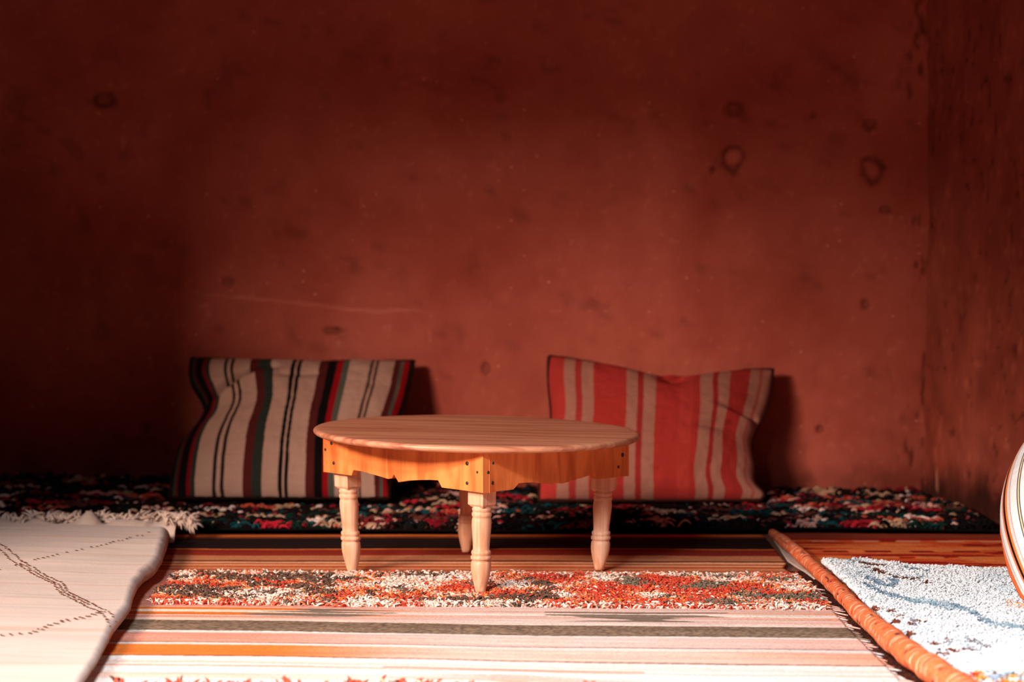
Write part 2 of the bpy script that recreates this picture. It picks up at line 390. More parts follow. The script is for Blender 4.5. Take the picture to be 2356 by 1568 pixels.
LP = [(.003, .0), (.003, .0112), (.010, .0125), (.020, .0152), (.035, .0192), (.050, .0222), (.060, .0232), (.068, .0232), (.074, .0225), (.0775, .0205),
      (.079, .0215), (.0805, .0238), (.084, .0243), (.0875, .0236), (.089, .0212), (.0905, .0215), (.0925, .0226), (.096, .0230), (.0995, .0222), (.101, .0200),
      (.103, .0192), (.115, .0196), (.130, .0208), (.145, .0220), (.158, .0229), (.168, .0228), (.174, .0220), (.1775, .0208), (.179, .0222), (.182, .0231), (.1855, .0233), (.188, .0222),
      (.1895, .0208), (.191, .0213), (.193, .0222), (.196, .0228), (.199, .0216), (.200, .020), (.2035, .0205)]
def leg(cx, cy, fx, fy, rot):
    vv, ff = lathe_np([(z, r) for z, r in LP], 36)
    vv[:, 2] -= .003
    h = .0228; bz = [(.2005, h*.72), (.206, h*.96), (.2075, h), (.250, h), (.325, h)]
    n0 = len(vv); bv = []; bf = []
    for z, s in bz:
        for sx, sy in ((-1, -1), (1, -1), (1, 1), (-1, 1)):
            x = sx*s; y = sy*s; c, q = math.cos(rot), math.sin(rot); bv.append((x*c-y*q, x*q+y*c, z-.003))
    for i in range(len(bz)-1):
        for j in range(4): bf.append((n0+i*4+j, n0+i*4+(j+1) % 4, n0+(i+1)*4+(j+1) % 4, n0+(i+1)*4+j))
    bf.append((n0+3, n0+2, n0+1, n0)); e = n0+4*(len(bz)-1); bf.append((e, e+1, e+2, e+3))
    V = np.concatenate([vv, np.array(bv)]); t = np.clip(V[:, 2]/.24, 0, 1)
    V[:, 0] += fx+(cx-fx)*t; V[:, 1] += fy+(cy-fy)*t
    ob = mesh_np('leg', tpos(V), np.concatenate([ff, np.array(bf)]), None, M_leg, tbl)
    ob.data.polygons.foreach_set('use_smooth', np.array([True]*len(ff)+[False]*len(bf)))
    return ob
LT = .311; LB = .306; q = math.pi/4
leg(-LT-.002, 0, -LB+.004, 0, q); leg(LT, 0, LB-.006, 0, q); leg(0, -LT, -.004, -LB-.004, q+.03); leg(-.006, LT, -.014, LB, q)

# outline of the wool blanket's right edge on the floor
bedge = np.array([G(x, y, .066-.030*min(1, (y-1203)/365)) for x, y in [(393, 1203), (388, 1225), (383, 1245), (372, 1275), (360, 1295), (335, 1312), (318, 1332), (306, 1358), (300, 1385), (286, 1408), (262, 1440), (240, 1480), (222, 1515), (188, 1568), (150, 1625), (100, 1700)]])
BY = (3.3, bedge[0, 1])
def bx(y): return np.interp(y, bedge[::-1, 1], bedge[::-1, 0])
# ------------------------------------------------------------------ striped kilim with a shag band
K = dict(cream=srgb(238, 214, 196), pale=srgb(230, 188, 170), white=srgb(232, 214, 206), orange=srgb(228, 120, 50), dork=srgb(190, 80, 40), red=srgb(150, 45, 30),
         black=srgb(34, 18, 16), grey=srgb(126, 102, 84), salmon=srgb(228, 150, 128), peach=srgb(238, 170, 125), brown=srgb(120, 60, 40), tan=srgb(205, 130, 90))
def kv(X, Y): return Y+.048*(5.9-Y)*X+.006*np.sin(X*5+Y*3)
kst = [(6.20, 'dork'), (5.99, 'orange'), (5.955, 'brown'), (5.93, 'black'), (5.735, 'orange'), (5.725, 'red'), (5.62, 'tan'), (5.535, 'brown'), (5.515, 'peach'), (5.49, 'dork'), (5.47, 'peach'),
       (5.44, 'dork'), (5.42, 'tan'), (5.39, 'dork'), (5.37, 'peach'), (5.33, 'salmon'), (4.845, 'pale'), (4.83, 'orange'), (4.80, 'cream'), (4.775, 'orange'), (4.74, 'pale'), (4.72, 'salmon'), (4.70, 'pale'), (4.672, 'grey'),
       (4.555, 'white'), (4.53, 'salmon'), (4.43, 'brown'), (4.423, 'white'), (4.395, 'orange'), (4.285, 'brown'), (4.277, 'white'), (4.235, 'pale'), (4.215, 'white'), (4.19, 'salmon'), (4.175, 'white'), (4.12, 'pale'), (4.06, 'white'), (3.9, 'pale')]
def kilim_col(X, Y):
    v = kv(X, Y)+.016*(fbm(X*3, Y*3, 71)-.5)
    idx = np.searchsorted([-s[0] for s in kst], -v)-1
    idx = np.clip(idx, 0, len(kst)-1)
    cols = np.array([K[s[1]] for s in kst])
    c = cols[idx]
    # overexposed light painted into the colour: bright nearer bands whitened towards the middle
    fade = sst(-.55, -.05, X+.25*(fbm(X*2.5, Y*22, 72)-.5))*(1-sst(.25, .9, X+.3*(fbm(X*2, Y*30, 73)-.5))*.55)
    near = 1-sst(5.2, 5.35, v)
    soft = (c[..., 0] > .4)[..., None]*(fade*near)[..., None]*.62
    c = c*(1-soft)+np.array(K['white'])*soft
    # flame-shaped lozenges of grey-brown in the band nearest the shag
    for xc, hw, v0, v1, cc in [(-.42, .17, 4.72, 4.83, 'grey'), (.27, .20, 4.71, 4.82, 'grey'), (-.95, .10, 4.72, 4.83, 'orange'), (.0, .25, 4.06, 4.2, 'salmon')]:
        vc = (v0+v1)/2; m = np.abs((X-xc)/hw); lines = vn(X*1.2, v*85, 5)
        inside = (m < 1)*(np.abs(v-vc) < (v1-v0)/2)*((lines > .30+.45*m))
        c = np.where(inside[..., None], np.array(K[cc])*.9+.04, c)
    fine = fbm(X*5, v*160, 74); c = c*((0.70+.58*fine)*(.93+.14*hsh(np.floor(X*300), np.floor(Y*700), 9)))[..., None]
    gm = ((np.abs(v-4.61) < .06)*(hsh(np.floor(X*260), np.floor(Y*300), 7)-.45)*1.3)
    c = c*(1+gm)[..., None]
    return np.clip(c, 0, 1)
def kedge(Y): return np.interp(Y, [3.6, 4.15, 4.6, 5.1, 5.3, 5.42, 5.5, 6.05], [.728, .724, .708, .704, .690, .668, .685, .682])
def build_kilim():
    root = empty('striped_rug', (0, 5.0, 0))
    tag(root, 'long flat woven rug with orange and cream stripes and a shaggy band, under the table', 'rug')
    nu, nv = 320, 1100
    ys = np.linspace(3.55, 6.00, nv); u = np.linspace(0, 1, nu)
    Y = np.tile(ys[:, None], (1, nu)); X = -1.35+(kedge(Y)+1.35)*u[None]
    Z = .0112+.0008*np.sin(kv(X, Y)*60+3*fbm(X*2, Y*2, 3))+.002*(fbm(X*3, Y*4, 9)-.5)
    c = kilim_col(X, Y).reshape(-1, 3)
    slab('flat_weave', X, Y-5.0, Z, .004, c, M_kilim, root)
    # pointed warp ends along the right end
    rng = np.random.default_rng(5); y = 3.6
    FV = []; FF = []; FC = []
    while y < 5.42:
        hw = rng.uniform(.005, .011); ln = rng.uniform(.012, .034)*(1 if y < 5.2 else .7); x0 = kedge(y)-.004; sk = rng.normal(-.010, .005); o = len(FV)
        for k, t in enumerate(np.linspace(0, 1, 5)):
            w_ = hw*(1-t)**1.3+.0006; xx = x0+ln*t; yy = y+sk*t
            FV += [(xx, yy-w_, .0116-.005*t), (xx, yy+w_, .0116-.005*t), (xx, yy+w_, .0080-.004*t), (xx, yy-w_, .0080-.004*t)]; FC += [(x0-.02, y)]*4
            if k:
                p = o+4*(k-1)
                for j in range(4): FF.append((p+j, p+(j+1) % 4, p+4+(j+1) % 4, p+4+j))
        FF.append((o+16, o+17, o+18, o+19)); y += hw*2.1+rng.uniform(.004, .012)
    FC = np.array(FC); FV = np.array(FV)-np.array(root.location)
    mesh_np('fringe', FV, np.array(FF), kilim_col(FC[:, 0], FC[:, 1]), M_kilim, root)['kind'] = 'stuff'
    # the shag band
    n = 30000; x = rng.uniform(-.92, .70, n); v = rng.uniform(4.872, 5.315, n)
    keep = np.ones(n, bool)
    y = v-.048*(5.9-v)*x+.01*(fbm(x*9, x*0, 4)-.5)*2
    keep &= (x < kedge(y)-.03*rng.random(n)) & (x > bx(y)+.034)
    x, y, v = x[keep], y[keep], v[keep]; n = len(x)
    pal = np.array([srgb(*c) for c in [(206, 78, 55), (218, 106, 70), (232, 190, 168), (238, 214, 200), (98, 70, 58), (205, 60, 40), (235, 130, 60), (228, 165, 140), (120, 105, 88), (150, 60, 40)]])
    r = fbm(x*9, v*9, 81, 3)+rng.normal(0, .055, n)-.02
    edge = np.minimum(v-4.872, 5.315-v)
    dark = fbm(x*11+9, v*14, 83, 3)+rng.normal(0, .04, n)
    idx = np.where(r < .43, 0, np.where(r < .53, 1, np.where(r < .57, 7, np.where(r < .62, 2, 3))))
    j = rng.random(n); idx = np.where((idx == 0) & (j < .3), 5, idx); idx = np.where((idx == 1) & (j < .35), 6, idx)
    dk = (dark > .565) & (x < .1); idx = np.where(dk, np.where(j < .75, 4, 8), idx); idx = np.where((dark > .62) & (x >= .25), 8, idx)
    fr = (edge < .035) & (j < .5); idx = np.where(fr, np.where(rng.random(n) < .6, 3, 2), idx)
    idx = np.where(rng.random(n) < .12, rng.integers(0, 10, n), idx)
    col = pal[idx]*rng.uniform(.8, 1.1, n)[:, None]
    P0 = np.stack([x, y, np.full(n, .009)], 1); a = rng.uniform(0, 2*math.pi, n); ln = rng.uniform(.008, .020, n)
    tip = np.stack([ln*np.cos(a), ln*np.sin(a)*.8-.002, rng.uniform(.000, .012, n)+.006*(fbm(x*22, y*22, 86)-.4)], 1)
    # keep the pile flattened where the front leg stands
    fx_, fy_ = x-(TC[0]+.0136), y-(TC[1]-.310); dd = np.hypot(fx_, fy_); nr = dd < .048; tip[nr, 0] = (fx_/dd*ln*.7)[nr]; tip[nr, 1] = (fy_/dd*ln*.7)[nr]; kp = dd > .0205; P0, tip, col, x = P0[kp], tip[kp], col[kp], x[kp]; n = len(x)
    tufts('shag_pile', P0, tip, rng.uniform(.004, .013, n), rng.uniform(.0017, .0030, n), col, M_shag, root)['kind'] = 'stuff'
    # start of the next shag band at the very front
    n = 1500; x = rng.uniform(-.95, .70, n); y = rng.uniform(3.9, 4.10, n)-.085*x-.04
    dens = fbm(x*5, y*8, 84); kk = (dens > .45) & (x < .15) & (x > bx(y)+.04); x, y = x[kk], y[kk]; n = len(x)
    idx = np.where(rng.random(n) < .6, 0, rng.integers(0, 10, n)); P0 = np.stack([x, y, np.full(n, .009)], 1); a = rng.uniform(0, 2*math.pi, n); ln = rng.uniform(.006, .018, n)
    tip = np.stack([ln*np.cos(a), ln*np.sin(a), rng.uniform(.004, .016, n)], 1)
    tufts('shag_pile', P0, tip, .008, .0030, pal[idx], M_shag, root)['kind'] = 'stuff'
build_kilim()

# ------------------------------------------------------------------ brown mat under the rug's end
def build_mat():
    nu, nv = 90, 500
    X, Y = np.meshgrid(np.linspace(.64, .86, nu), np.linspace(3.5, 5.42, nv))
    n1 = hsh(np.floor(X*330), np.floor(Y*330), 2); n2 = fbm(X*30, Y*30, 6)
    c = np.array(srgb(72, 32, 22))*(.35+.9*n1*n2*1.6)[..., None]+np.array(srgb(120, 60, 38))*((n1 > .93)*.8)[..., None]
    Z = .0030+.0010*n1
    o = slab('brown_mat', X, Y, Z, .0025, np.clip(c, 0, 1).reshape(-1, 3), M_yarn)
    tag(o, 'dark brown coarse mat showing between the striped rug and the rolled orange edge', 'mat')
build_mat()

# ------------------------------------------------------------------ back rag rug
def build_rag():
    root = empty('rag_rug', (0, 6.5, 0))
    tag(root, 'dark multicoloured rag rug with knotted tufts lying along the foot of the back wall', 'rug')
    nu, nv = 160, 60
    Xg = np.linspace(-1.66, 1.36, nu); V = np.linspace(0, 1, nv)
    def yb(x): return np.interp(x, [-1.66, -.75, .65, .8, 1.4], [6.03, 6.04, 6.04, 6.04, 6.03])
    def yt(x): return np.minimum(wall_y(x)-.032, 99-92*(np.asarray(x) > 1.235)-(np.asarray(x)-1.235).clip(0)*2.6-.34*(np.asarray(x) > 1.235))
    X = np.tile(Xg, (nv, 1)); Y = yb(X)+(yt(X)-yb(X))*V[:, None]
    def hz(X, Y): return .022+.018*fbm(X*3, Y*4, 55)+.02*sst(.10, .0, wall_y(X)-Y)
    Z = hz(X, Y)
    pal = np.array([srgb(*c) for c in [(16, 9, 9), (28, 14, 13), (18, 20, 20), (175, 32, 46), (220, 165, 150), (238, 208, 198), (18, 66, 72), (195, 82, 60), (35, 16, 14), (130, 22, 36), (14, 46, 38), (100, 50, 42), (190, 150, 120)]])
    base = np.tile(pal[0]*.8, (nu*nv, 1))
    slab('backing', X, Y-6.5, Z-.01, .006, base, M_yarn, root)
    rng = np.random.default_rng(11); n = 20000
    x = rng.uniform(-1.62, 1.33, n); t = rng.random(n); y = yb(x)+(yt(x)-yb(x))*t+.006
    # colour areas: brick-like dashes, longer sideways than deep
    yy = y+.02*(fbm(x*4, y*2, 3)-.5)*2; row = np.floor(yy/.060); cx = np.floor(x/.085+hsh(row, row*0, 5)*7+.25*(fbm(x*20, y*20, 9)-.5))
    h = hsh(cx, row, 12); h2 = hsh(cx, row, 13); right = sst(-.1, .8, x)
    nd = .50-.14*right  # more black yarn towards the left, painting in the light's falloff
    idx = np.where(h < nd, (h2*3).astype(int), 3+(h2*10).astype(int).clip(0, 9))
    sw = rng.random(n) < .16; idx[sw] = rng.integers(0, 13, sw.sum())
    col = pal[idx]*rng.uniform(.7, 1.15, n)[:, None]
    P0 = np.stack([x, y, hz(x, y)-.012], 1); a = rng.normal(0, .5, n)+np.where(rng.random(n) < .5, 0, math.pi); ln = rng.uniform(.015, .045, n)
    tip = np.stack([ln*np.cos(a), ln*np.sin(a)*.5-.006, rng.uniform(-.002, .014, n)], 1)
    P2 = P0+tip; under = (P0[:, 1] > 6.44) & (((P0[:, 0] > -1.06) & (P0[:, 0] < -.30)) | ((P0[:, 0] > .04) & (P0[:, 0] < .79))); P2 = P0+tip; over = P2[:, 1] > yt(P2[:, 0])-.012; tip[over, 1] = -np.abs(tip[over, 1])-.01; 
    ov = P0[:, 0]+tip[:, 0] > 1.235+.0*y; k = (P0[:, 0] > 1.22); tip[k, 0] = -np.abs(tip[k, 0])
    kp = ~under; P0, tip, col = P0[kp], tip[kp], col[kp]; n = len(P0)
    tufts('rag_pile', P0, tip, rng.uniform(.012, .034, n), rng.uniform(.0032, .0056, n), col, M_yarn, root)['kind'] = 'stuff'
build_rag()

# ------------------------------------------------------------------ cushions
def cushion(name, q, thick, stripes, edge, dent, label, cat, nu=420, nv=200, pcol=None, stripe_warp=None, lean=None):
    """q: TL,TR,BL,BR corners in space; edge(u,v)->(du,dv) shifts the outline; dent(u,v)-> depth change"""
    TL, TR, BL, BR = [np.array(p, float) for p in q]
    base = (BL+BR)/2; root = empty(name, tuple(base)); tag(root, label, cat)
    u = np.linspace(0, 1, nu); v = np.linspace(0, 1, nv); U, V = np.meshgrid(u, v)
    E = edge(U, V); Us = U+E[0]; Vs = V+E[1]
    P = (TL[None, None]*(1-Us)[..., None]*Vs[..., None]+TR*(Us*Vs)[..., None]+BL*((1-Us)*(1-Vs))[..., None]+BR*(Us*(1-Vs))[..., None])
    nrm = np.cross(TR-TL, BL-TL); nrm /= np.linalg.norm(nrm)
    if nrm[1] > 0: nrm = -nrm
    e = (1-np.abs(2*U-1)**2.6)*(1-np.abs(2*V-1)**2.6); prof = e**.55
    D = dent(U, V)*np.minimum(1, e*6)
    front = P+nrm*((prof*thick+D)[..., None]); back = P-nrm*((prof*thick*.45)[..., None])
    uw = U if stripe_warp is None else stripe_warp(U, V)
    starts = np.array([s[0] for s in stripes]); cols = np.array([srgb(*s[1]) for s in stripes])
    c = cols[np.clip(np.searchsorted(starts, uw.ravel(), 'right')-1, 0, len(cols)-1)]
    c = c*(.92+.16*fbm(U.ravel()*8, V.ravel()*90, 5))[:, None]
    n = nu*nv; f = grid_faces(nu, nv)
    A = (np.concatenate([front.reshape(-1, 3), back.reshape(-1, 3)])-base)
    mesh_np('cover', A, np.concatenate([f, f[:, ::-1]+n]), np.concatenate([c, c]), M_cush, root)
    # corded seam all round
    idx = [(0, i) for i in range(nu)]+[(j, nu-1) for j in range(1, nv)]+[(nv-1, i) for i in range(nu-2, -1, -1)]+[(j, 0) for j in range(nv-2, 0, -1)]
    pts = np.array([P[j, i] for j, i in idx])[::3]-base; m = len(pts)
    d = np.roll(pts, -1, 0)-np.roll(pts, 1, 0); d /= np.linalg.norm(d, axis=1, keepdims=True); s = np.cross(d, nrm); s /= np.linalg.norm(s, axis=1, keepdims=True)
    wob = .0045+.0025*vn(np.arange(m)*.35, np.zeros(m), 3); R_ = []
    for kk in range(6):
        an = 2*math.pi*kk/6; R_.append(pts+s*(wob*math.cos(an))[:, None]+nrm*(wob*math.sin(an))[:, None])
    Vp = np.stack(R_, 1).reshape(-1, 3); I = np.arange(m); ff = []
    for kk in range(6): ff.append(np.stack([I*6+kk, I*6+(kk+1) % 6, ((I+1) % m)*6+(kk+1) % 6, ((I+1) % m)*6+kk], 1))
    pc = srgb(*(pcol or (30, 15, 12)))
    mesh_np('seam', Vp, np.concatenate(ff), np.tile(pc, (len(Vp), 1)), M_yarn, root)
    return root
bk, rd, gn, cr, mr, gg, dk = (14, 10, 10), (150, 12, 20), (44, 50, 42), (190, 148, 130), (86, 30, 27), (84, 84, 74), (40, 26, 22)
S1 = [(0, bk), (.012, gn), (.022, (86, 16, 18)), (.034, bk), (.070, (120, 12, 18)), (.088, gn), (.108, cr), (.128, (190, 150, 130)), (.134, cr), (.182, dk), (.198, cr), (.216, dk), (.232, cr), (.312, mr), (.352, gn), (.394, cr),
      (.468, bk), (.486, cr), (.496, bk), (.512, cr), (.592, mr), (.632, bk), (.672, rd), (.700, gg), (.728, cr), (.822, (90, 62, 54)), (.836, cr), (.846, (90, 62, 54)), (.858, cr), (.925, mr), (.950, gg), (.965, rd), (.988, dk)]
yl = wall_y(-.95)
q1 = [W(441, 824, 6.90), W(952, 830, 6.84), G(388, 1146, .044)+[0, .02, 0], G(900, 1146, .044)]
def e1(U, V):
    du = -.0*U
    du = du+(1-U)**3*(.10*np.exp(-((V-.60)/.17)**2)-.0*V)+U**3*(-.035*np.exp(-((V-.35)/.3)**2))
    dv = V**3*(-.02*np.sin(math.pi*U))*1.0
    return du, dv
def d1(U, V):
    # a folded tuck running down-left from the upper middle to the left edge, a second small one
    l = (V-(.80+.0*U)) ; a = V-(.60+.75*U.clip(0, .36)); m = 1-sst(.30, .46, U)
    fold = -.045*np.exp(-(a/.035)**2)*m+.022*np.exp(-((a+.07)/.05)**2)*m
    b = V-(.80+.18*(U-.5)); m2 = np.exp(-((U-.5)/.14)**2)
    return fold-.012*np.exp(-(b/.03)**2)*m2+.012*(fbm(U*5, V*4, 7)-.5)*2+.004*(fbm(U*20, V*12, 9)-.5)*2
def w1(U, V):
    a = V-(.60+.75*U.clip(0, .36)); m = 1-sst(.30, .46, U)
    return U+.035*(V-.5)*(1-2*np.abs(U-.5))*0-.028*(1-V)*np.sin(math.pi*U)*1.0+.03*m*sst(-.02, .03, a)*U/.3+.003*np.sin(V*9+U*5)
cushion('striped_cushion', q1, .085, S1, e1, d1, 'cream cushion with black, red and maroon vertical stripes leaning on the back wall', 'cushion', stripe_warp=w1)
rr_, tn = (166, 48, 42), (162, 106, 90)
S2 = [(0, (172, 52, 46)), (.072, tn), (.122, (156, 48, 42)), (.152, tn), (.205, rr_), (.355, tn), (.405, (150, 42, 38)), (.432, tn), (.488, rr_), (.60, (174, 56, 48)), (.66, rr_), (.692, tn), (.752, (150, 38, 38)), (.776, tn), (.825, (156, 44, 40)), (.905, tn), (.945, (158, 76, 66)), (.96, tn)]
q2 = [W(1264, 818, 6.77), W(1778, 848, 6.69), G(1240, 1150, .044), G(1742, 1150, .044)]
def e2(U, V):
    sag = V**4*(-.085*np.exp(-((U-.62)/.24)**2)-.02*np.exp(-((U-.2)/.15)**2)-.05*np.exp(-((U-.45)/.2)**2))
    du = U**4*(-.055*np.exp(-((V-.42)/.20)**2)-.02*np.exp(-((V-.16)/.08)**2)+.03*np.exp(-((V-.04)/.05)**2))+(1-U)**4*(.0+.03*np.exp(-((V-.55)/.2)**2))
    return du, sag
def d2(U, V):
    a = V-(.60-.35*(U-.9)); m = sst(.74, .92, U)
    f = -.024*np.exp(-(a/.025)**2)*m+.014*np.exp(-((a+.05)/.04)**2)*m
    dn = -.035*np.exp(-((U-.57)/.07)**2-((V-.90)/.07)**2)+.018*np.exp(-((U-.56)/.04)**2-((V-.965)/.03)**2)
    g = -.014*np.exp(-((V-.46)/.03)**2)*np.exp(-((U-.78)/.09)**2)
    return f+dn+g+.010*(fbm(U*4, V*3, 17)-.5)*2+.004*(fbm(U*16, V*12, 19)-.5)*2
def w2(U, V): return U-.035*(1-V)*np.sin(math.pi*U)+.012*np.exp(-((U-.75)/.1)**2)*np.sin(V*8+1)
cushion('red_cushion', q2, .085, S2, e2, d2, 'faded red cushion with tan vertical stripes, leaning on the back wall', 'cushion', stripe_warp=w2, pcol=(60, 26, 20))
# the big pale cushion at the right edge of the picture
S3 = [(0, (205, 96, 56)), (.005, (216, 206, 198)), (.016, (172, 158, 148)), (.021, (222, 214, 208)), (.040, (214, 116, 88)), (.048, (28, 14, 12)), (.060, (226, 118, 55)), (.072, (206, 196, 190)), (.086, (214, 150, 138)), (.092, (228, 222, 218)),
      (.128, (36, 26, 24)), (.133, (225, 200, 160)), (.140, (36, 26, 24)), (.145, (232, 228, 226)), (.30, (36, 26, 24)), (.306, (232, 228, 226)), (.38, (214, 110, 80)), (.40, (30, 16, 14)), (.42, (226, 118, 55)), (.45, (225, 215, 210)), (.70, (36, 26, 24)), (.71, (232, 228, 226)), (.9, (214, 110, 80)), (.93, bk)]
def e3(U, V):
    return (1-U)**2*(-.19*np.sin(math.pi*V)**.9)+.04*(U**2)*np.sin(math.pi*V), 0*U
q3 = [W(2428, 965, 5.12), [1.60, 4.84, .47], G(2356, 1376, .060), [1.49, 4.53, .064]]
cushion('pale_cushion', q3, .15, S3, e3, lambda U, V: .006*(fbm(U*5, V*4, 27)-.5), 'plump white cushion with orange and black curved stripes standing on the white shaggy rug', 'cushion', pcol=(205, 90, 45))

# ------------------------------------------------------------------ orange flat rug with its rolled edge
def build_orange():
    root = empty('orange_rug', (1.1, 5.0, 0))
    tag(root, 'rust orange flat woven rug with its left edge rolled into a tube', 'rug')
    path = [G(x, y, z) for x, y, z in [(1776, 1226, .020), (1795, 1242, .022), (1827, 1267, .024), (1867, 1302, .026), (1922, 1353, .026), (1970, 1404, .028), (2028, 1455, .032), (2090, 1506, .034), (2165, 1557, .035), (2240, 1610, .036), (2330, 1690, .037)]]
    path = np.array(path); rads = np.array([.010, .014, .016, .0162, .0166, .0185, .0225, .0245, .026, .027, .028])
    L = np.concatenate([[0], np.cumsum(np.linalg.norm(np.diff(path, axis=0), axis=1))]); m = 1100; s = np.linspace(0, L[-1], m)
    c = np.stack([np.interp(s, L, path[:, i]) for i in range(3)], 1)
    ker = np.hanning(41); ker /= ker.sum()
    for i in range(2): pc = np.pad(c[:, i], 20, 'reflect', reflect_type='odd'); c[:, i] = np.convolve(pc, ker, 'valid')
    r = np.interp(s, L, rads)*(1+.06*np.sin(s*30+2*np.sin(s*7))+.02*np.sin(s*95))
    c[:, 2] = np.interp(s, L, rads)*1.08+.011
    d = np.gradient(c, axis=0); d /= np.linalg.norm(d, axis=1, keepdims=True); side = np.cross(d, [0, 0, 1]); side /= np.linalg.norm(side, axis=1, keepdims=True); up = np.cross(side, d)
    k = 28; rings = []; cc = []
    for j in range(k):
        a = 2*math.pi*j/k
        tw = s*330+2.2*math.sin(a+1)+4*vn(s*9, s*0, 7); rr = r*(1+.028*np.sin(tw)+.05*(fbm(s*30, np.full(m, a*2), 3)-.5))
        rings.append(c+side*(rr*math.cos(a))[:, None]+up*(rr*math.sin(a))[:, None])
        sa = s*150+1.0*math.sin(a+1); g = fbm(sa*.5, np.full(m, a*1.1), 33); h = vn(sa*1.4, np.full(m, a*.9), 34)
        col = np.array(srgb(222, 122, 78))*(1-g[:, None])+np.array(srgb(214, 92, 48))*g[:, None]
        col = np.where((h > .80)[:, None], np.array(srgb(200, 72, 44)), col); col = np.where((h < .26)[:, None], np.array(srgb(232, 164, 130)), col)
        col = np.where(((vn(s*14, np.full(m, a*3), 41) > .86) & (hsh(np.floor(s*150), np.full(m, j//2), 4) > .5))[:, None], np.array(srgb(70, 40, 50)), col)
        cc.append(col)
    V = np.stack(rings, 1).reshape(-1, 3); ccol = np.stack(cc, 1).reshape(-1, 3)
    mesh_np('rolled_edge', V-np.array(root.location), grid_faces(k, m, 0, True), ccol, M_roll, root)
    def lx(y): return np.interp(-y, -c[:, 1], c[:, 0])+.008
    nu, nv = 200, 420
    ys = np.linspace(3.55, 5.965, nv)[:, None]
    xr = np.minimum(1.68, 1.235+(CORN[1]-ys)*.35-.06); Y = np.tile(ys, (1, nu)); X = lx(Y)+(xr-lx(Y))*np.linspace(0, 1, nu)[None]
    Y = Y+.015*np.sin(X*3)
    Z = .0245+.002*(fbm(X*6, Y*6, 5)-.5)-.006*sst(5.6, 5.97, Y)
    st = fbm(X*4, Y*26, 61); w_ = fbm(X*16, Y*70, 62)
    col = np.array(srgb(222, 88, 40))*np.ones(X.shape+(1,))
    col = np.where((st < .43)[..., None], np.array(srgb(160, 28, 18)), col); col = np.where((st > .58)[..., None], np.array(srgb(236, 126, 66)), col)
    for yr, cr_ in ((5.80, (232, 150, 110)), (5.60, (150, 26, 16)), (5.50, (232, 130, 70))):
        da = (np.abs(Y-yr-.01*np.sin(X*3)) < .016)*(np.abs((X*9+.2*w_) % 1-.5) < .30); col = np.where(da[..., None], np.array(srgb(*cr_)), col)
    bb = (Y > 5.86); col = np.where(bb[..., None], np.array(srgb(150, 62, 36)), col)
    col = col*(.75+.5*w_)[..., None]
    slab('flat_weave', X-1.1, Y-5.0, Z, .006, np.clip(col, 0, 1).reshape(-1, 3), M_kilim, root)
    def rr_at(y): return np.interp(-y, -c[:, 1], c[:, 0]+r)
    return rr_at
roll_right = build_orange()
# pale cloth under the roll
def build_under():
    pts = [(1778, 1240), (1790, 1255), (1800, 1272), (1812, 1290), (1830, 1302), (1850, 1313), (1872, 1330)]
    P = np.array([G(x, y, .008) for x, y in pts]); t = np.linspace(0, 1, 60); i = np.linspace(0, 1, len(P))
    L = np.stack([np.interp(t, i, P[:, k]) for k in range(2)], 1)
    X = np.stack([L[:, 0]+(.03)*k for k in np.linspace(0, 1, 8)], 1); Y = np.stack([L[:, 1]]*8, 1)
    Z = np.full(X.shape, .0085)+.0004*np.sin(X*200)
    o = slab('pale_cloth', X, Y, Z, .003, np.tile(srgb(205, 180, 165), (X.size, 1)), M_kilim)
    tag(o, 'strip of pale cloth peeping out under the rolled orange edge', 'cloth')
build_under()

